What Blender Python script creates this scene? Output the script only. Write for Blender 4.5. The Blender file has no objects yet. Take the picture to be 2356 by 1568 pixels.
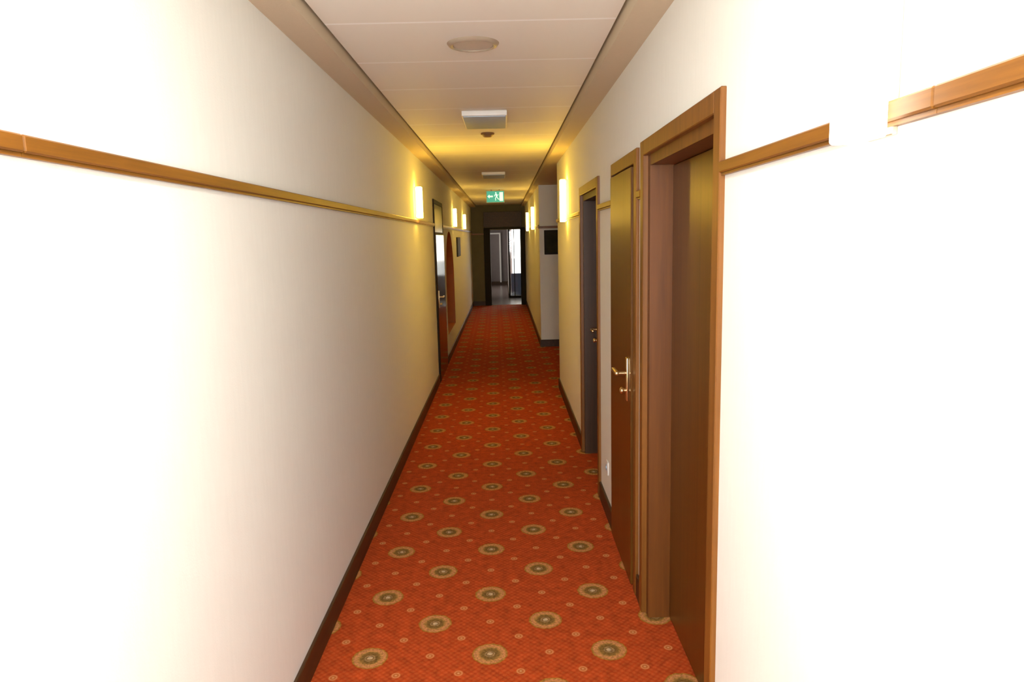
import bpy, bmesh, math
from mathutils import Vector, Matrix

C = bpy.context.scene.collection
PI = math.pi
EH = 1.70                    # eye height
XL, XR = -0.811, 0.601       # corridor wall faces
Y0, YE = -1.0, 18.0          # wall behind the photographer, wall at the far end
SOF, CEI = EH + 0.786, EH + 0.835
PX = 0.555                   # wall face beyond the side passage
PY0, PY1 = 7.82, 10.9        # side passage

# ---------------------------------------------------------------- materials
def nodes(name):
    m = bpy.data.materials.new(name); m.use_nodes = True
    nt = m.node_tree
    return m, nt, nt.nodes['Principled BSDF']

def N(nt, kind, **kw):
    n = nt.nodes.new(kind)
    for k, v in kw.items():
        if k.startswith('i_'):
            key = k[2:]
            key = int(key) if key.isdigit() else key.replace('_', ' ')
            n.inputs[key].default_value = v
        else:
            setattr(n, k, v)
    return n

def ramp(nt, stops, interp='LINEAR'):
    r = nt.nodes.new('ShaderNodeValToRGB'); cr = r.color_ramp; cr.interpolation = interp
    while len(cr.elements) < len(stops): cr.elements.new(0.5)
    for e, (p, c) in zip(cr.elements, stops):
        e.position = p; e.color = (*c, 1) if len(c) == 3 else c
    return r

def coords(nt, scale=(1, 1, 1), loc=(0, 0, 0), rot=(0, 0, 0), vt='POINT', out='Object'):
    t = nt.nodes.new('ShaderNodeTexCoord')
    mp = N(nt, 'ShaderNodeMapping', vector_type=vt)
    mp.inputs['Location'].default_value = loc; mp.inputs['Rotation'].default_value = rot; mp.inputs['Scale'].default_value = scale
    nt.links.new(t.outputs[out], mp.inputs['Vector'])
    return mp.outputs[0]

def bump(nt, b, height, strength, dist):
    bp = N(nt, 'ShaderNodeBump', i_Strength=strength, i_Distance=dist)
    nt.links.new(height, bp.inputs['Height']); nt.links.new(bp.outputs[0], b.inputs['Normal'])

def plain(name, col, rough=0.5, metal=0.0, var=0.06, scale=30, spec=.5):
    m, nt, b = nodes(name); b.inputs['Specular IOR Level'].default_value = spec
    n = N(nt, 'ShaderNodeTexNoise', i_Scale=scale, i_Detail=3.0)
    nt.links.new(coords(nt), n.inputs['Vector'])
    r = ramp(nt, [(0.3, tuple(c * (1 - var) for c in col)), (0.7, tuple(min(1, c * (1 + var)) for c in col))])
    nt.links.new(n.outputs['Fac'], r.inputs[0]); nt.links.new(r.outputs[0], b.inputs['Base Color'])
    b.inputs['Roughness'].default_value = rough; b.inputs['Metallic'].default_value = metal
    return m

def wallpaper(name, col):
    m, nt, b = nodes(name)
    n = N(nt, 'ShaderNodeTexNoise', i_Scale=1.0, i_Detail=4.0)
    nt.links.new(coords(nt, (60, 60, 9)), n.inputs['Vector'])
    r = ramp(nt, [(0.3, tuple(c * .975 for c in col)), (0.7, col)])
    nt.links.new(n.outputs['Fac'], r.inputs[0]); nt.links.new(r.outputs[0], b.inputs['Base Color'])
    n2 = N(nt, 'ShaderNodeTexNoise', i_Scale=180.0, i_Detail=2.0)
    nt.links.new(coords(nt), n2.inputs['Vector'])
    bump(nt, b, n2.outputs['Fac'], 0.25, 0.002)
    b.inputs['Roughness'].default_value = 0.75
    b.inputs['Specular IOR Level'].default_value = 0.25
    return m

def wood(name, dark, light, rough, grain=(38, 38, 1.6), coat=0.0):
    m, nt, b = nodes(name)
    n = N(nt, 'ShaderNodeTexNoise', i_Scale=1.0, i_Detail=6.0, i_Roughness=0.6, i_Distortion=0.4)
    nt.links.new(coords(nt, grain), n.inputs['Vector'])
    r = ramp(nt, [(0.3, dark), (0.7, light)])
    nt.links.new(n.outputs['Fac'], r.inputs[0]); nt.links.new(r.outputs[0], b.inputs['Base Color'])
    bump(nt, b, n.outputs['Fac'], 0.08, 0.001)
    b.inputs['Roughness'].default_value = rough
    b.inputs['Specular IOR Level'].default_value = 0.35
    if coat:
        b.inputs['Coat Weight'].default_value = coat; b.inputs['Coat Roughness'].default_value = 0.2
    return m

def emissive(name, col, strength, base=(0.8, 0.8, 0.78)):
    m, nt, b = nodes(name)
    b.inputs['Base Color'].default_value = (*base, 1); b.inputs['Roughness'].default_value = 0.35
    b.inputs['Emission Color'].default_value = (*col, 1); b.inputs['Emission Strength'].default_value = strength
    return m

def carpet():
    m, nt, b = nodes('medallion_carpet')
    L = nt.links
    P = coords(nt, (0.4947, 0.4947, 1), (-0.099, 2.6884, 0), (0, 0, 0.0114), 'TEXTURE')
    flat = N(nt, 'ShaderNodeVectorMath', operation='MULTIPLY'); flat.inputs[1].default_value = (1, 1, 0)
    L.new(P, flat.inputs[0]); P = flat.outputs[0]
    def lattice(mult, warp=None):
        s = N(nt, 'ShaderNodeVectorMath', operation='SCALE'); s.inputs['Scale'].default_value = mult
        L.new(P, s.inputs[0]); outs = []
        for off in (0.5, 0.0):
            a = N(nt, 'ShaderNodeVectorMath', operation='ADD'); a.inputs[1].default_value = (off, off, 0)
            f = N(nt, 'ShaderNodeVectorMath', operation='FRACTION')
            q = N(nt, 'ShaderNodeVectorMath', operation='SUBTRACT'); q.inputs[1].default_value = (.5, .5, 0)
            l = N(nt, 'ShaderNodeVectorMath', operation='LENGTH')
            L.new(s.outputs[0], a.inputs[0]); L.new(a.outputs[0], f.inputs[0]); L.new(f.outputs[0], q.inputs[0]); L.new(q.outputs[0], l.inputs[0])
            outs.append(l.outputs['Value'])
        mn = N(nt, 'ShaderNodeMath', operation='MINIMUM'); L.new(outs[0], mn.inputs[0]); L.new(outs[1], mn.inputs[1])
        return mn.outputs[0]
    def mix(fac, a, c):
        x = N(nt, 'ShaderNodeMix', data_type='RGBA')
        L.new(fac, x.inputs[0])
        for i, v in ((6, a), (7, c)):
            if isinstance(v, tuple): x.inputs[i].default_value = (*v, 1)
            else: L.new(v, x.inputs[i])
        return x.outputs[2]
    # ground: brick red with a fine net of lighter dots
    net = lattice(17.0)
    rn = ramp(nt, [(0.10, (0.52, 0.084, 0.018)), (0.42, (0.43, 0.052, 0.009))])
    L.new(net, rn.inputs[0])
    nz = N(nt, 'ShaderNodeTexNoise', i_Scale=11.0, i_Detail=7.0, i_Roughness=0.75); L.new(P, nz.inputs['Vector'])
    rz = ramp(nt, [(0.34, (0.60, 0.66, 0.66)), (0.64, (1.10, 1.12, 1.1))]); L.new(nz.outputs['Fac'], rz.inputs[0])
    mu = N(nt, 'ShaderNodeMix', data_type='RGBA', blend_type='MULTIPLY'); mu.inputs[0].default_value = 1
    L.new(rn.outputs[0], mu.inputs[6]); L.new(rz.outputs[0], mu.inputs[7])
    col = mu.outputs[2]
    # small motifs
    sm = lattice(2.0)
    fr = ramp(nt, [(0.064, (1, 1, 1)), (0.084, (0, 0, 0))]); L.new(sm, fr.inputs[0])
    sc = ramp(nt, [(0.014, (0.58, 0.28, 0.10)), (0.024, (0.44, 0.12, 0.03)), (0.044, (0.45, 0.12, 0.03)), (0.054, (0.60, 0.24, 0.08)), (0.074, (0.54, 0.15, 0.04))]); L.new(sm, sc.inputs[0])
    col = mix(fr.outputs[0], col, sc.outputs[0])
    # medallions
    md = lattice(1.0)
    wn = N(nt, 'ShaderNodeTexNoise', i_Scale=26.0, i_Detail=3.0); L.new(P, wn.inputs['Vector'])
    w1 = N(nt, 'ShaderNodeMath', operation='MULTIPLY_ADD'); w1.inputs[1].default_value = 0.030; w1.inputs[2].default_value = -0.015
    L.new(wn.outputs['Fac'], w1.inputs[0])
    w2 = N(nt, 'ShaderNodeMath', operation='ADD'); L.new(md, w2.inputs[0]); L.new(w1.outputs[0], w2.inputs[1])
    mdw = w2.outputs[0]
    fm = ramp(nt, [(0.147, (1, 1, 1)), (0.153, (0, 0, 0))]); L.new(mdw, fm.inputs[0])
    mc = ramp(nt, [(0.000, (0.56, 0.42, 0.26)), (0.020, (0.48, 0.32, 0.16)), (0.027, (0.17, 0.08, 0.025)), (0.038, (0.36, 0.22, 0.09)),
                   (0.048, (0.18, 0.095, 0.025)), (0.076, (0.22, 0.12, 0.030)), (0.088, (0.36, 0.18, 0.045)), (0.100, (0.50, 0.22, 0.070)),
                   (0.128, (0.52, 0.21, 0.075)), (0.140, (0.36, 0.18, 0.028)), (0.153, (0.31, 0.11, 0.015))])
    L.new(mdw, mc.inputs[0])
    # woven speckle inside the medallions
    rs = ramp(nt, [(0.36, (0.62, 0.66, 0.7)), (0.62, (1.25, 1.22, 1.2))]); spn = N(nt, 'ShaderNodeTexNoise', i_Scale=46.0, i_Detail=3.0, i_Roughness=0.7); L.new(P, spn.inputs['Vector']); L.new(spn.outputs['Fac'], rs.inputs[0])
    mm = N(nt, 'ShaderNodeMix', data_type='RGBA', blend_type='MULTIPLY'); mm.inputs[0].default_value = 1
    L.new(mc.outputs[0], mm.inputs[6]); L.new(rs.outputs[0], mm.inputs[7])
    col = mix(fm.outputs[0], col, mm.outputs[2])
    L.new(col, b.inputs['Base Color'])
    b.inputs['Roughness'].default_value = 0.95; b.inputs['Specular IOR Level'].default_value = 0.1
    pn = N(nt, 'ShaderNodeTexNoise', i_Scale=420.0, i_Detail=2.0); L.new(coords(nt), pn.inputs['Vector'])
    bump(nt, b, pn.outputs['Fac'], 0.5, 0.003)
    return m

def ceiling_mat():
    m, nt, b = nodes('ceiling_panels')
    L = nt.links
    P = coords(nt)
    sx = N(nt, 'ShaderNodeSeparateXYZ'); L.new(P, sx.inputs[0])
    a = N(nt, 'ShaderNodeMath', operation='ADD'); a.inputs[1].default_value = -2.877 + 0.612 * 20 + 0.306; L.new(sx.outputs['Y'], a.inputs[0])
    d = N(nt, 'ShaderNodeMath', operation='DIVIDE'); d.inputs[1].default_value = 0.612; L.new(a.outputs[0], d.inputs[0])
    f = N(nt, 'ShaderNodeMath', operation='FRACT'); L.new(d.outputs[0], f.inputs[0])
    s = N(nt, 'ShaderNodeMath', operation='SUBTRACT'); s.inputs[1].default_value = 0.5; L.new(f.outputs[0], s.inputs[0])
    ab = N(nt, 'ShaderNodeMath', operation='ABSOLUTE'); L.new(s.outputs[0], ab.inputs[0])
    r = ramp(nt, [(0.010, (1.0, 1.0, 0.98)), (0.017, (0.85, 0.82, 0.75))]); L.new(ab.outputs[0], r.inputs[0])  # pale joint lines: light caught by panel edges, painted into the colour
    L.new(r.outputs[0], b.inputs['Base Color'])
    b.inputs['Roughness'].default_value = 0.6; b.inputs['Specular IOR Level'].default_value = 0.3
    return m

def glass(name):
    m = bpy.data.materials.new(name); m.use_nodes = True; nt = m.node_tree; nt.nodes.clear()
    o = nt.nodes.new('ShaderNodeOutputMaterial'); t = nt.nodes.new('ShaderNodeBsdfTransparent'); g = nt.nodes.new('ShaderNodeBsdfGlossy')
    g.inputs['Roughness'].default_value = 0.05; x = nt.nodes.new('ShaderNodeMixShader')
    fr = nt.nodes.new('ShaderNodeFresnel'); fr.inputs[0].default_value = 1.45
    nt.links.new(fr.outputs[0], x.inputs[0]); nt.links.new(t.outputs[0], x.inputs[1]); nt.links.new(g.outputs[0], x.inputs[2]); nt.links.new(x.outputs[0], o.inputs[0])
    return m

M = dict(
    wall=wallpaper('cream_wall_paint', (0.83, 0.838, 0.80)),
    soffit=wallpaper('beige_soffit_paint', (0.60, 0.505, 0.37)),
    ceil=ceiling_mat(), carpet=carpet(),
    base=wood('dark_baseboard_wood', (0.040, 0.017, 0.005), (0.075, 0.032, 0.010), 0.45, (30, 2, 30)),
    rail=wood('chair_rail_wood', (0.145, 0.054, 0.006), (0.25, 0.098, 0.012), 0.38, (60, 2.0, 60), 0.0),
    casing=wood('door_casing_wood', (0.145, 0.053, 0.008), (0.23, 0.087, 0.014), 0.40, (40, 40, 1.6), 0.0),
    lining=wood('door_lining_wood', (0.105, 0.034, 0.005), (0.165, 0.054, 0.008), 0.45, (30, 30, 1.6), 0.0),
    lining_dark=wood('dark_door_lining_wood', (0.045, 0.020, 0.008), (0.070, 0.031, 0.012), 0.45, (30, 30, 1.6)),
    leaf=wood('door_leaf_wood', (0.085, 0.031, 0.004), (0.14, 0.053, 0.007), 0.30, (45, 45, 1.2), 0.0),
    dleaf=wood('dark_door_leaf_wood', (0.030, 0.013, 0.006), (0.052, 0.022, 0.009), 0.25, (45, 45, 1.2), 0.0),
    gloss_leaf=wood('polished_dark_door_leaf', (0.030, 0.013, 0.006), (0.052, 0.022, 0.009), 0.13, (45, 45, 1.2)),
    black=plain('dark_stained_frame', (0.016, 0.010, 0.004), 0.6, spec=.2),
    canvas=plain('dark_picture_print', (0.024, 0.019, 0.006), 0.6, var=0.5, scale=6, spec=.15),
    brass=plain('brushed_brass', (0.72, 0.52, 0.28), 0.28, 1.0, 0.05, 80),
    white_plastic=plain('white_plastic', (0.82, 0.80, 0.76), 0.4, 0, 0.02),
    grey_plastic=plain('grey_plastic', (0.47, 0.57, 0.66), 0.45, 0, 0.03),
    brown_plastic=plain('brown_plastic', (0.22, 0.11, 0.04), 0.5, 0, 0.05),
    trim_ring=plain('beige_ring_metal', (0.42, 0.34, 0.25), 0.4, 0.2, 0.04),
    disc=plain('pale_frosted_disc', (0.62, 0.55, 0.45), 0.45, 0, 0.02),
    niche=plain('orange_niche_paint', (0.42, 0.115, 0.012), 0.7, 0, 0.08, 8),
    silver=plain('satin_lamp_plate', (0.55, 0.48, 0.36), 0.35, 0.6, 0.04),
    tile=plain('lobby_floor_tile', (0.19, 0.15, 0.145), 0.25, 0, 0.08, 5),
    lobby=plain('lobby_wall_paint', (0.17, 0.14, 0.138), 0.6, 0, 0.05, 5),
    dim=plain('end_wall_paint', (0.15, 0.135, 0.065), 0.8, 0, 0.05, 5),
    parapet=plain('blue_grey_balcony_panel', (0.016, 0.026, 0.050), 0.6, 0, 0.1, 6),
    white_frame=plain('white_painted_frame', (0.75, 0.74, 0.72), 0.4, 0, 0.03),
    green=emissive('green_sign_panel', (0.05, 0.40, 0.30), 0.65, (0.03, 0.35, 0.25)),
    signwhite=emissive('pale_sign_symbol', (0.55, 1.0, 0.80), 0.85),
    signbody=plain('sign_housing', (0.45, 0.42, 0.32), 0.4),
    glow=emissive('lit_lamp_diffuser', (1.0, 0.61, 0.06), 46.0, (0.9, 0.88, 0.82)),
    fill_disc=emissive('fill_light_disc', (1.0, 0.95, 0.88), 330.0),  # added unseen fill light, brightens the near carpet and walls
    glow_dim=emissive('lit_dimmer_lamp_diffuser', (1.0, 0.62, 0.10), 25.0, (0.9, 0.88, 0.82)),
    glow_white=emissive('lit_whiter_lamp_diffuser', (1.0, 0.90, 0.74), 5.5, (0.9, 0.88, 0.82)),
    glass=glass('window_glass'),
    ground=plain('outside_ground', (0.2, 0.22, 0.24), 0.8),
)

# ---------------------------------------------------------------- mesh helpers
class MB:
    def __init__(s): s.bm = bmesh.new()
    def box(s, x0, x1, y0, y1, z0, z1, bev=0.0, seg=2):
        x0, x1 = sorted((x0, x1)); y0, y1 = sorted((y0, y1)); z0, z1 = sorted((z0, z1))
        r = bmesh.ops.create_cube(s.bm, size=1.0)
        for v in r['verts']:
            v.co = Vector(((x0 + x1) / 2 + v.co.x * (x1 - x0), (y0 + y1) / 2 + v.co.y * (y1 - y0), (z0 + z1) / 2 + v.co.z * (z1 - z0)))
        if bev:
            es = list({e for v in r['verts'] for e in v.link_edges})
            bmesh.ops.bevel(s.bm, geom=es, offset=bev, segments=seg, affect='EDGES', profile=0.5)
        return s
    def cyl(s, p0, p1, r0, r1=None, n=24, bev=0):
        p0, p1 = Vector(p0), Vector(p1); r1 = r0 if r1 is None else r1
        d = p1 - p0; rot = d.to_track_quat('Z', 'Y').to_matrix().to_4x4()
        r = bmesh.ops.create_cone(s.bm, cap_ends=True, segments=n, radius1=r0, radius2=r1, depth=d.length,
                                  matrix=Matrix.Translation((p0 + p1) / 2) @ rot)
        if bev:
            caps = [f for f in {f for v in r['verts'] for f in v.link_faces} if len(f.verts) > 4]
            bmesh.ops.bevel(s.bm, geom=list({e for f in caps for e in f.edges}), offset=bev, segments=2, affect='EDGES')
        return s
    def prism(s, pts, axis, a, b):
        """outline pts (2D) extruded along axis from a to b"""
        def co(p, t):
            if axis == 'x': return (t, p[0], p[1])
            if axis == 'y': return (p[0], t, p[1])
            return (p[0], p[1], t)
        va = [s.bm.verts.new(co(p, a)) for p in pts]; vb = [s.bm.verts.new(co(p, b)) for p in pts]
        n = len(pts)
        s.bm.faces.new(va); s.bm.faces.new(vb[::-1])
        for i in range(n):
            s.bm.faces.new((va[i], va[(i + 1) % n], vb[(i + 1) % n], vb[i]))
        bmesh.ops.recalc_face_normals(s.bm, faces=s.bm.faces)
        return s
    def strip(s, pts, axis, a, b):
        def co(p, t):
            return (t, p[0], p[1]) if axis == 'x' else ((p[0], t, p[1]) if axis == 'y' else (p[0], p[1], t))
        va = [s.bm.verts.new(co(p, a)) for p in pts]; vb = [s.bm.verts.new(co(p, b)) for p in pts]
        for i in range(len(pts) - 1):
            s.bm.faces.new((va[i], va[i + 1], vb[i + 1], vb[i]))
        return s
    def ball(s, c, r, sc=(1, 1, 1)):
        bmesh.ops.create_uvsphere(s.bm, u_segments=16, v_segments=10, radius=r, matrix=Matrix.Translation(c) @ Matrix.Diagonal((*sc, 1)))
        return s
    def build(s, name, mat, parent=None, kind=None, smooth=False, label=None):
        me = bpy.data.meshes.new(name); s.bm.to_mesh(me); s.bm.free()
        me.materials.append(mat)
        o = bpy.data.objects.new(name, me); C.objects.link(o)
        if smooth:
            for p in me.polygons: p.use_smooth = True
            me.set_sharp_from_angle(angle=math.radians(35))
        if parent:
            o.parent = parent; o.matrix_parent_inverse = parent.matrix_world.inverted()
        if kind: o['kind'] = kind
        if label: o['label'] = label
        return o

def empty(name, loc, label=None, cat=None, group=None, kind=None):
    o = bpy.data.objects.new(name, None); C.objects.link(o); o.location = loc; o.empty_display_size = 0.1
    o.matrix_world = Matrix.Translation(loc)
    if label: o['label'] = label
    if cat: o['category'] = cat
    if group: o['group'] = group
    if kind: o['kind'] = kind
    return o

def struct(name, mb, mat, label=None, smooth=False):
    return mb.build(name, mat, None, 'structure', smooth, label)

def copy_tree(o, dx, dy, dz, parent=None):
    c = o.copy(); C.objects.link(c)
    if parent is None:
        c.location = Vector(o.location) + Vector((dx, dy, dz))
    else:
        c.parent = parent
    for ch in list(o.children): copy_tree(ch, 0, 0, 0, c)
    return c

def part(mb, name, mat, parent, smooth=False, label=None):
    """mesh built in world coordinates, stored relative to its parent"""
    o = mb.build(name, mat, None, None, smooth, label)
    # full origin of the parent chain
    off = Vector((0, 0, 0)); p = parent
    while p: off += Vector(p.location); p = p.parent
    o.data.transform(Matrix.Translation(-off)); o.parent = parent
    return o

# ---------------------------------------------------------------- room shell
T = 0.22   # wall thickness
struct('floor', MB().box(-1.1, 3.4, Y0 - .1, YE + .09, -0.12, 0), M['carpet'], 'red orange carpet woven with tan round medallions')

# doors on the right wall: (outer casing y0, y1, top)
DR = [(1.927, 3.035, EH + .385), (3.125, 3.855, EH + .375), (4.405, 5.465, EH + .365)]
CW = 0.105      # casing + lining seen from the corridor
mb = MB(); y = Y0
for (a, b, t) in DR:
    a2, b2, t2 = a + .03, b - .03, t - .03
    mb.box(XR, XR + T, y, a2, 0, CEI + .1); mb.box(XR, XR + T, a2, b2, t2, CEI + .1); y = b2
mb.box(XR, XR + T, y, PY0, 0, CEI + .1)
struct('wall_right', mb, M['wall'], 'cream right wall with three doors')
struct('wall_right_far', MB().box(PX, 3.2, PY1, PY1 + T, 0, CEI + .1).box(PX, PX + T, PY1 + T, YE, 0, CEI + .1), M['wall'], 'cream wall beyond the side passage')
# side passage shell
struct('wall_passage', MB().box(XR + T, 3.2, PY0 - T, PY0, 0, CEI + .1).box(3.2, 3.4, PY0 - T, PY1 + T, 0, CEI + .1), M['wall'])

# left wall with door opening and arched niche
LD = (8.27, 9.42, EH + .47)
NI = (9.85, 11.35, EH - 1.34, EH + .12)    # niche y0,y1,z0,apex
mb = MB()
mb.box(XL - T, XL, Y0, LD[0] + .03, 0, CEI + .1)
mb.box(XL - T, XL, LD[0] + .03, LD[1] - .03, LD[2] - .03, CEI + .1)
mb.box(XL - T, XL, LD[1] - .03, NI[0], 0, CEI + .1)
mb.box(XL - T, XL, NI[0], NI[1], 0, NI[2])
mb.box(XL - T, XL, NI[1], YE, 0, CEI + .1)
ncy = (NI[0] + NI[1]) / 2; nr = (NI[1] - NI[0]) / 2; nz = NI[3] - nr
arc = [(ncy - nr * math.cos(PI * i / 32), nz + nr * math.sin(PI * i / 32)) for i in range(33)]
mb.prism([(NI[0], CEI + .1)] + arc[:17] + [(ncy, CEI + .1)], 'x', XL - T, XL)
mb.prism([(ncy, CEI + .1)] + arc[16:] + [(NI[1], CEI + .1)], 'x', XL - T, XL)
struct('wall_left', mb, M['wall'], 'long cream left wall')
ni = empty('wall_niche', (XL, ncy, NI[2]), 'orange brown arched recess in the left wall just past the dark glossy door', 'niche')
part(MB().box(XL - T + .02, XL - T + .04, NI[0] - .02, NI[1] + .02, NI[2] - .02, NI[3] + .02), 'back_panel', M['niche'], ni)
lin = [(NI[0], NI[2])] + arc + [(NI[1], NI[2]), (NI[0], NI[2])]
inner = [(NI[0] + .004, NI[2] + .004)] + [(ncy - (nr - .004) * math.cos(PI * i / 32), nz + (nr - .004) * math.sin(PI * i / 32)) for i in range(33)] + [(NI[1] - .004, NI[2] + .004), (NI[0] + .004, NI[2] + .004)]
part(MB().strip(inner, 'x', XL - T + .03, XL + .002), 'lining', M['niche'], ni)

# wall behind the photographer with an added, unseen window that lets fill light in
WY = Y0
wz0, wz1, wx0, wx1 = 0.85, 2.35, -.66, .46
struct('wall_back', MB().box(XL - T, wx0, WY - T, WY, 0, CEI + .1).box(wx1, XR + T, WY - T, WY, 0, CEI + .1)
       .box(wx0, wx1, WY - T, WY, 0, wz0).box(wx0, wx1, WY - T, WY, wz1, CEI + .1), M['wall'])
w = empty('added_window_back', (-.1, WY - .1, wz0), kind='structure')
fb = MB()
for a, b in ((wx0, wx0 + .05), (wx1 - .05, wx1), (-.125, -.075)): fb.box(a, b, WY - .14, WY - .08, wz0, wz1)
for a, b in ((wz0, wz0 + .05), (wz1 - .05, wz1)): fb.box(wx0, wx1, WY - .14, WY - .08, a, b)
part(fb, 'window_frame', M['white_frame'], w)
part(MB().box(wx0 + .05, wx1 - .05, WY - .113, WY - .107, wz0 + .05, wz1 - .05), 'window_pane', M['glass'], w)

# ceiling and soffits
SW = 0.126; G = 0.014
mb = MB().box(XL + SW + G, XR - SW - G, Y0, YE, CEI, CEI + .05)
mb.box(-1.1, 3.4, Y0 - T, YE + T, CEI + .05, CEI + .12)
struct('ceiling', mb, M['ceil'], 'beige panelled ceiling')
struct('trim_1', MB().box(XL, XL + SW, Y0, YE, SOF, CEI + .05), M['soffit'], 'beige soffit along the left wall')
struct('trim_2', MB().box(XR - SW, XR + .0, Y0, YE, SOF, CEI + .05), M['soffit'], 'beige soffit along the right wall')
struct('ceiling_passage', MB().box(XR, 3.2, PY0, PY1, SOF, SOF + .05), M['soffit'])

# baseboards
BH, BT = .111, .014
mb = MB(); y = Y0
for (a, b, t) in DR: mb.box(XR - BT, XR, y, a, 0, BH, .003, 1); y = b
mb.box(XR - BT, XR, y, PY0 + BT, 0, BH, .003, 1).box(XR - BT, XR + 1.5, PY0, PY0 + BT, 0, BH)
struct('baseboard_right', mb, M['base'])
struct('baseboard_right_far', MB().box(PX - BT, 3.2, PY1 - BT, PY1, 0, BH).box(PX - BT, PX, PY1, YE, 0, BH), M['base'])
struct('baseboard_left', MB().box(XL, XL + BT, Y0, LD[0], 0, BH, .003, 1).box(XL, XL + BT, LD[1], YE, 0, BH, .003, 1), M['base'])
# chair rails
R0, R1, RT = EH + .153, EH + .190, .018
def rail(mb, x, s, a, b):
    xa, xb = sorted((x, x + s * RT))
    mb.box(xa, xb, a, b, R0 + .007, R1, .003, 1)
    xa, xb = sorted((x, x + s * RT * .6)); mb.box(xa, xb, a, b, R0, R0 + .0068)
mb = MB(); rail(mb, XL, 1, Y0, 1.213); rail(mb, XL, 1, 1.2142, LD[0]); rail(mb, XL, 1, LD[1], YE)
struct('trim_3', mb, M['rail'], 'brown wooden rail along the left wall')
mb = MB(); y = Y0
for a, b in ((Y0, .976), (.9772, DR[0][0]), (DR[0][1], DR[1][0]), (DR[1][1], DR[2][0]), (DR[2][1], PY0)): rail(mb, XR, -1, a, b)
struct('trim_4', mb, M['rail'], 'brown wooden rail along the right wall')
mb = MB().box(PX - RT, 3.2, PY1 - RT, PY1, R0 - .02, R1 - .02); rail(mb, PX, -1, PY1, YE)
struct('trim_5', mb, M['rail'], 'brown wooden rail around the wall past the side passage')

# ---------------------------------------------------------------- doors
def handle(parent, xf, s, y, z, dirn):
    """long plate lever handle on a face at x=xf; s = direction towards the corridor, dirn = lever direction in y"""
    h = empty('door_handle', (0, 0, 0)); h.parent = parent
    off = Vector(parent.location); h.location = Vector((xf, y, z)) - off
    part(MB().box(xf, xf + s * .008, y - .019, y + .019, z - .135, z + .075, .003), 'handle_plate', M['brass'], h, True)
    b = MB().cyl((xf + s * .006, y, z), (xf + s * .052, y, z), .0095, bev=.001)
    b.box(xf + s * .042, xf + s * .062, y - dirn * .012, y + dirn * .115, z - .0095, z + .0095, .006, 3)
    part(b, 'lever', M['brass'], h, True)
    k = MB().cyl((xf + s * .006, y, z - .085), (xf + s * .022, y, z - .085), .011).ball((xf + s * .028, y, z - .085), .017, (.7, 1, 1))
    part(k, 'lock_knob', M['brass'], h, True)
    return h

def door(name, x, s, a, b, top, depth, leafm, hy, hz, hdir, transom=False, overlay=False, casw=.062, lipw=.042, lab=None, cas=None, lining='lining'):
    """x wall face, s=+1 when the recess goes towards +x (right wall)"""
    cas = cas or M['casing']
    d = empty(name, (x, (a + b) / 2, 0), kind='structure', label=lab)
    P = .016
    f = MB()
    f.box(x - s * P, x + s * .012, a, a + casw, 0, top, .003, 1)
    if not overlay: f.box(x - s * P, x + s * .012, b - casw, b, 0, top, .003, 1)
    else: f.box(x - s * P, x + s * .012, b - .012, b, 0, top, .003, 1)
    f.box(x - s * P, x + s * .012, a + casw, b - (.012 if overlay else casw), top - casw, top, .003, 1)
    part(f, 'door_casing', cas, d)
    c2 = casw + lipw; l = MB(); g = .004
    l.box(x + s * .006, x + s * (max(depth, 0) + .045), a + casw - .03, a + c2, 0, top - casw + .0)
    l.box(x + s * .006, x + s * (max(depth, 0) + .045), b - c2, b - casw + .03, 0, top - casw + .0)
    l.box(x + s * .006, x + s * (max(depth, 0) + .045), a + c2, b - c2, top - c2, top - casw + .03)
    # door stop
    part(l, 'door_lining', M[lining], d)
    lf = MB()
    ztop = top - c2 - .003
    if transom:
        zt = EH + .06
        tp = MB().box(x + s * -.010, x + s * .03, a + c2 - .005, b - .014, zt + .03, top - casw - .003)
        part(tp, 'transom_panel', M['dleaf'], d)
        l2 = MB().box(x + s * -.016, x + s * .02, a + c2 - .005, b - .014, zt, zt + .03)
        part(l2, 'transom_bar', cas, d); ztop = zt - .003
    if overlay: lf.box(x + s * depth, x + s * (x and .004), a + c2 - .005, b - .014, .006, (ztop if transom else top - casw - .008), .003, 1)
    else: lf.box(x + s * depth, x + s * (depth + .04), a + c2 + .003, b - c2 - .003, .006, ztop, .002, 1)
    o = part(lf, 'door_leaf', leafm, d)
    handle(d, x + s * depth, -s, hy, hz, hdir)
    if depth > .05:
        # threshold side: dark back closure behind the leaf
        pass
    return d

door('door_1', XR, 1, *DR[0], .10, M['leaf'], DR[0][0] + .12, EH - .66, 1, lab='tall brown door set deep in the nearest frame on the right')
door('door_2', XR, 1, *DR[1], -.020, M['leaf'], 3.31, EH - .655, 1, overlay=True, casw=.062, lipw=.045, lab='narrow brown door with brass lever handle, second on the right')
door('door_3', XR, 1, *DR[2], .10, M['dleaf'], 5.27, EH - .70, -1, lining='lining_dark', lab='dark recessed door, third on the right')
door('door_4', XL, -1, *LD, -.020, M['gloss_leaf'], LD[0] + .15, EH - .68, 1, transom=True, overlay=True, casw=.05, lipw=.03, lab='dark glossy door in the left wall', cas=M['black'])
# wall behind recess (closes the openings)
struct('wall_behind_doors', MB().box(XR + T, XR + T + .03, Y0, PY0 - T, 0, CEI + .1).box(XL - T - .03, XL - T, Y0, YE, 0, CEI + .1), M['lobby'])

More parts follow.
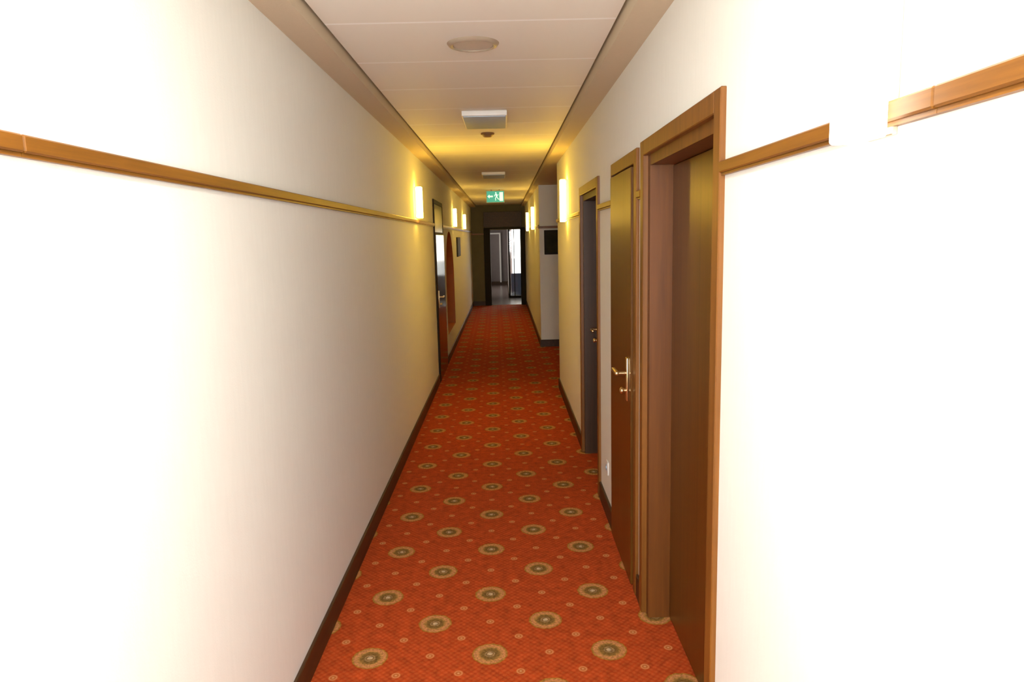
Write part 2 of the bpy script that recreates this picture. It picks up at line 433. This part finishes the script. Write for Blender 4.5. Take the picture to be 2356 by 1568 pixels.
# ---------------------------------------------------------------- wall lamps
def wall_lamp(x, s, y, z0, h, label, group, gm='glow'):
    """s=+1: lamp stands off towards +x; y = near edge; base at (x,y,z0)"""
    d, w = .066, .095
    o = empty('wall_lamp', (x, y + w / 2, z0 + h / 2), label, 'wall lamp', group)
    part(MB().box(x, x + s * .010, y + .006, y + w - .006, z0 + .004, z0 + h - .004, .002, 1), 'back_plate', M['silver'], o)
    part(MB().box(x + s * .018, x + s * d, y, y + w, z0, z0 + h, .006, 3), 'lamp_diffuser', M[gm], o, True)
    part(MB().box(x + s * .008, x + s * .024, y + .03, y + w - .03, z0 + .03, z0 + h - .03), 'bracket', M['silver'], o)
    return o
lL = wall_lamp(XL, 1, 6.60, EH + .203, .285, 'lit white lamp on the left wall, sitting on the rail before the dark glossy door', 'wall lamps on the left wall')
def cp(o, dy, dx, label, dz=0):
    c = copy_tree(o, dx, dy, dz); c['label'] = label
    if o.name.startswith('wall_lamp'):
        for ch in c.children:
            if ch.name.startswith('lamp_diffuser'):
                ch.data = ch.data.copy(); ch.data.materials[0] = M['glow_dim']
    return c
wall_lamp(XL, 1, 1.02, EH + .203, .285, 'bright white lamp on the left wall, cut off by the left photo edge', 'wall lamps on the left wall', 'glow_white')
cp(lL, 11.45 - 6.60, 0, 'small lit lamp on the left wall above the orange arched niche', 0)
cp(lL, 14.25 - 6.60, 0, 'small lit lamp on the left wall, farthest away, nearest the end wall', 0)
lR = wall_lamp(XR, -1, 6.58, EH + .137, .385, 'tall lit lamp on the right wall at the corner before the side passage', 'wall lamps on the right wall')
wall_lamp(XR, -1, 1.083, EH + .137, .385, 'large overexposed white lamp over the brown rail on the right wall, nearest the camera', 'wall lamps on the right wall', 'glow_white')
cp(lR, 12.3 - 6.58, PX - XR, 'small lit lamp on the right wall just beyond the side passage')
cp(lR, 15.0 - 6.58, PX - XR, 'small lit lamp on the right wall, farthest along towards the end doorway')

# ---------------------------------------------------------------- ceiling fittings
def round_fitting(cx, cy, label, dm):
    o = empty('ceiling_light', (cx, cy, CEI), label, 'ceiling light')
    bm = MB(); n = 48
    prof = [(.088, 0), (.088, -.010), (.094, -.014), (.105, -.010), (.113, 0)]
    rings = []
    for r, z in prof:
        rings.append([bm.bm.verts.new((cx + r * math.cos(2 * PI * i / n), cy + r * math.sin(2 * PI * i / n), CEI + z)) for i in range(n)])
    for a, b in zip(rings, rings[1:]):
        for i in range(n): bm.bm.faces.new((a[i], a[(i + 1) % n], b[(i + 1) % n], b[i]))
    bmesh.ops.recalc_face_normals(bm.bm, faces=bm.bm.faces)
    part(bm, 'ring', M['trim_ring'], o, True)
    part(MB().cyl((cx, cy, CEI - .007), (cx, cy, CEI), .087, n=48, bev=.002), 'disc', M[dm], o, True)
round_fitting(-.11, 3.19, 'round flush ceiling fitting with a pale unlit disc', 'disc')
round_fitting(-.11, .75, 'round fill light added overhead, unseen, just above the photographer', 'fill_disc')

def box_light(y, label):
    o = empty('emergency_light', (-.105, y + .27, CEI), label, 'ceiling light', 'box lights on the ceiling')
    part(MB().box(-.255, .045, y, y + .54, CEI - .034, CEI, .006, 3), 'housing', M['white_plastic'], o, True)
    part(MB().box(-.245, .035, y + .012, y + .528, CEI - .040, CEI - .033, .003, 2), 'cover', M['grey_plastic'], o, True)
    return o
bl = box_light(4.79, 'rectangular grey box light hanging flush under the ceiling, the near one')
cp(bl, 9.13 - 4.79, 0, 'dim rectangular box light on the ceiling in front of the green exit sign')
dt = empty('smoke_detector', (-.105, 5.80, CEI), 'tiny dark detector on the ceiling just behind the near box light', 'smoke detector')
part(MB().cyl((-.105, 5.80, CEI - .012), (-.105, 5.80, CEI), .055, bev=.003), 'base', M['brown_plastic'], dt, True)
part(MB().cyl((-.105, 5.80, CEI - .030), (-.105, 5.80, CEI - .012), .034, .046, bev=.003), 'sensor_head', M['brown_plastic'], dt, True)

# exit sign
sy = 12.4; sx0, sx1, sz0, sz1 = -.278, .036, EH + .612, EH + .815
es = empty('exit_sign', (-.12, sy, CEI), 'green lit emergency exit sign hanging across the corridor ceiling', 'exit sign')
part(MB().box(sx0, sx1, sy - .02, sy + .02, sz0, sz1, .004, 2).box(-.2, -.18, sy - .006, sy + .006, sz1, CEI).box(-.06, -.04, sy - .006, sy + .006, sz1, CEI), 'housing', M['signbody'], es)
pn = part(MB().box(sx0 + .008, sx1 - .008, sy - .0235, sy - .0195, sz0 + .008, sz1 - .008), 'panel', M['green'], es)
cz = (sz0 + sz1) / 2; yy = (sy - .0265, sy - .0225)
# arrow pointing left, running figure, doorway
ax = sx0 + .02
part(MB().prism([(ax, cz + .005), (ax + .038, cz + .040), (ax + .038, cz + .018), (ax + .095, cz + .018), (ax + .095, cz - .008), (ax + .038, cz - .008), (ax + .038, cz - .030)], 'y', *yy), 'arrow', M['signwhite'], es)
dx = sx1 - .085
part(MB().box(dx, dx + .062, *yy, cz - .075, cz + .075), 'door_symbol', M['signwhite'], es)
rf = MB()
fx = sx0 + .175; q0, q1 = yy[0] - .001, yy[1]
def limb(pts, w):
    for (x0, z0), (x1, z1) in zip(pts, pts[1:]):
        dd = Vector((x1 - x0, z1 - z0)); nn = Vector((-dd.y, dd.x)).normalized() * w / 2
        rf.prism([(x0 + nn.x, z0 + nn.y), (x1 + nn.x, z1 + nn.y), (x1 - nn.x, z1 - nn.y), (x0 - nn.x, z0 - nn.y)], 'y', q0, q1)
rf.cyl((fx - .008, q0, cz + .062), (fx - .008, q1, cz + .062), .013, n=20)
limb([(fx - .004, cz + .045), (fx + .006, cz)], .024)
limb([(fx - .002, cz + .040), (fx - .030, cz + .026), (fx - .034, cz + .004)], .009)
limb([(fx - .002, cz + .038), (fx + .024, cz + .022), (fx + .038, cz + .034)], .009)
limb([(fx + .004, cz), (fx - .018, cz - .028), (fx - .012, cz - .066)], .012)
limb([(fx + .008, cz), (fx + .026, cz - .034), (fx + .048, cz - .048)], .012)
part(rf, 'running_figure', M['signwhite'], es)

# ---------------------------------------------------------------- pictures, socket
p = empty('wall_picture', (XL, 12.6, EH - .13), 'small dark framed picture on the left wall past the arched niche', 'picture')
part(MB().box(XL, XL + .022, 12.2, 13.0, EH - .30, EH + .035, .003, 1), 'frame', M['black'], p)
part(MB().box(XL + .02, XL + .024, 12.23, 12.97, EH - .27, EH + .005), 'print', M['canvas'], p)
p = empty('wall_picture', (.88, PY1, EH - .08), 'large dark square picture on the wall facing the camera across the side passage', 'picture')
part(MB().box(.627, 1.13, PY1 - .025, PY1, EH - .265, EH + .105, .003, 1), 'frame', M['black'], p)
part(MB().box(.66, 1.10, PY1 - .028, PY1 - .024, EH - .235, EH + .075), 'print', M['canvas'], p)
so = empty('wall_socket', (XR, 4.10, EH - 1.39), 'small white power socket low on the right wall between the second and third doors', 'socket')
part(MB().box(XR - .009, XR, 4.06, 4.14, EH - 1.43, EH - 1.35, .003, 2), 'cover_plate', M['white_plastic'], so, True)
part(MB().cyl((XR - .011, 4.10, EH - 1.39), (XR - .008, 4.10, EH - 1.39), .022, bev=.001).cyl((XR - .015, 4.10, EH - 1.39), (XR - .010, 4.10, EH - 1.39), .008), 'outlet', M['grey_plastic'], so, True)

# ---------------------------------------------------------------- end wall with doorway, lobby beyond
ex0, ex1, et = -.335, .43, EH + .215
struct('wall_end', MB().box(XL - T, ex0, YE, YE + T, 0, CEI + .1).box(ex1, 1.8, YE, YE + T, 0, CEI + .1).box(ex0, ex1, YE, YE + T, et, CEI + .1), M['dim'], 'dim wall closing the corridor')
struct('baseboard_end', MB().box(XL, ex0 - .16, YE - BT, YE, 0, BH).box(ex1 + .12, PX, YE - BT, YE, 0, BH), M['base'])
mb = MB().box(XL, ex0 - .165, YE - RT, YE, EH + .10, EH + .13); mb.box(ex1 + .125, PX, YE - RT, YE, EH + .10, EH + .13)
struct('trim_6', mb, M['rail'])
d5 = empty('door_5', ((ex0 + ex1) / 2, YE, 0), kind='structure', label='dark framed open doorway at the far end')
part(MB().box(ex0 - .16, ex0, YE - .04, YE + T + .02, 0, et + .02, .004, 1).box(ex1, ex1 + .12, YE - .04, YE + T + .02, 0, et + .02, .004, 1)
     .box(ex0 - .16, ex1 + .12, YE - .04, YE + T + .02, et + .02, et + .05), 'door_frame', M['black'], d5)
tb = MB().box(-.49, .47, YE - .05, YE, EH + .28, EH + .66, .004, 1)
for i in range(5): tb.box(-.47, .45, YE - .058, YE - .048, EH + .30 + i * .07, EH + .335 + i * .07)
vg = tb.build('ventilation_grille', M['base']); vg['label'] = 'dark slatted panel above the far doorway'; vg['category'] = 'grille'

LY = 25.9
fo = struct('floor_lobby', MB().box(-2.2, 1.8, YE + .09, LY + .2, -.12, 0.002), M['tile'], 'pale tiled floor of the lobby beyond the doorway')
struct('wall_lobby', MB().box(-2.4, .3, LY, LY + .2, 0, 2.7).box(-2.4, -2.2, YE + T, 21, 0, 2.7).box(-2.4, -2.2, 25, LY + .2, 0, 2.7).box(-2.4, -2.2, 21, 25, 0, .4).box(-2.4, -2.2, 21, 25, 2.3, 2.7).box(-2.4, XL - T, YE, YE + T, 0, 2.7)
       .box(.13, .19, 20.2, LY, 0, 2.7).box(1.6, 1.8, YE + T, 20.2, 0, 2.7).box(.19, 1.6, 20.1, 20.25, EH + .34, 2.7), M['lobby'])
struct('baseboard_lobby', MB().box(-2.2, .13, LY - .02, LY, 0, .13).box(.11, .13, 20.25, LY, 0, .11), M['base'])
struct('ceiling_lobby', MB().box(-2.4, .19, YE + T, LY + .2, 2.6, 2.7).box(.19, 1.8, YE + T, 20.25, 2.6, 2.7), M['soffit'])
# glazed balcony door, facing the corridor
w = empty('window_2', (.5, 20.17, 0), kind='structure', label='bright glazed door seen through the far doorway')
fb = MB()
for a, b in ((.13, .165), (.283, .305), (.86, .90), (1.56, 1.6)): fb.box(a, b, 20.12, 20.2, 0, EH + .34)
fb.box(.13, 1.6, 20.12, 20.2, EH + .28, EH + .34).box(.13, 1.6, 20.12, 20.2, 0, .06)
part(fb, 'window_frame', M['black'], w)
part(MB().box(.165, 1.56, 20.157, 20.163, .06, EH + .28), 'window_pane', M['glass'], w)
w3 = empty('added_window_lobby', (-2.3, 23, .4), kind='structure')  # added unseen side window, only there to brighten the lobby
f3 = MB()
for a in (21, 22.95, 24.9): f3.box(-2.33, -2.27, a, a + .1, .4, 2.3)
f3.box(-2.33, -2.27, 21, 25, .4, .46).box(-2.33, -2.27, 21, 25, 2.24, 2.3)
part(f3, 'window_frame', M['white_frame'], w3)
part(MB().box(-2.303, -2.297, 21.1, 24.9, .46, 2.24), 'window_pane', M['glass'], w3)
struct('trim_7', MB().box(-.155, -.10, LY - .05, LY, .1, EH + .18).box(-.95, -.90, LY - .05, LY, .1, EH + .18).box(-.95, -.10, LY - .05, LY, EH + .15, EH + .20), M['white_frame'], 'white door frame on the lobby back wall')
bp = MB().box(.2, 4.0, 20.9, 20.95, 0, .62).box(.2, 4.0, 20.88, 20.97, .62, .66).build('balcony_panel', M['parapet'])
bp['label'] = 'blue grey balcony panel behind the glazed door'; bp['category'] = 'balcony panel'
struct('ground', MB().box(.2, 30, 20.25, 60, -.2, -.02), M['ground'])

# ---------------------------------------------------------------- light
def area(name, loc, rot, sx, sy_, power, col, spread=PI):
    l = bpy.data.lights.new(name, 'AREA'); l.shape = 'RECTANGLE'; l.size = sx; l.size_y = sy_; l.energy = power; l.color = col; l.spread = spread
    o = bpy.data.objects.new(name, l); C.objects.link(o); o.location = loc; o.rotation_euler = rot
    return o
area('fill_light_behind', (-.1, WY - .35, 1.6), (PI / 2, 0, 0), 1.1, 1.5, 135, (0.93, 0.965, 0.98))   # added fill light behind the camera, travels towards +y

wd = bpy.data.worlds.new('sky'); bpy.context.scene.world = wd; wd.use_nodes = True
bg = wd.node_tree.nodes['Background']; bg.inputs[0].default_value = (1.0, 0.96, 0.86, 1); bg.inputs[1].default_value = 8.0

# ---------------------------------------------------------------- camera
cam = bpy.data.cameras.new('camera'); co = bpy.data.objects.new('camera', cam); C.objects.link(co)
cam.sensor_fit = 'HORIZONTAL'; cam.sensor_width = 36; cam.lens = 36 * 1614.63 / 2356; cam.clip_start = .02
pit, yaw, roll = math.radians(8.343), math.radians(.501), math.radians(1.371)
cp_, sp_ = math.cos(pit), math.sin(pit); cy_, sy_ = math.cos(yaw), math.sin(yaw)
F = Vector((sy_ * cp_, cy_ * cp_, -sp_)); Rr = Vector((cy_, -sy_, 0)); U = Rr.cross(F)
c, s = math.cos(roll), math.sin(roll)
R2 = Rr * c - U * s; U2 = U * c + Rr * s
co.matrix_world = Matrix(((R2.x, U2.x, -F.x, 0), (R2.y, U2.y, -F.y, 0), (R2.z, U2.z, -F.z, EH), (0, 0, 0, 1)))
sc = bpy.context.scene; sc.camera = co
sc.view_settings.view_transform = 'Standard'; sc.view_settings.look = 'None'
sc.view_settings.exposure = 0.0; sc.view_settings.gamma = 1; sc.view_settings.use_curve_mapping = False
sc.cycles.max_bounces = 12; sc.cycles.diffuse_bounces = 6
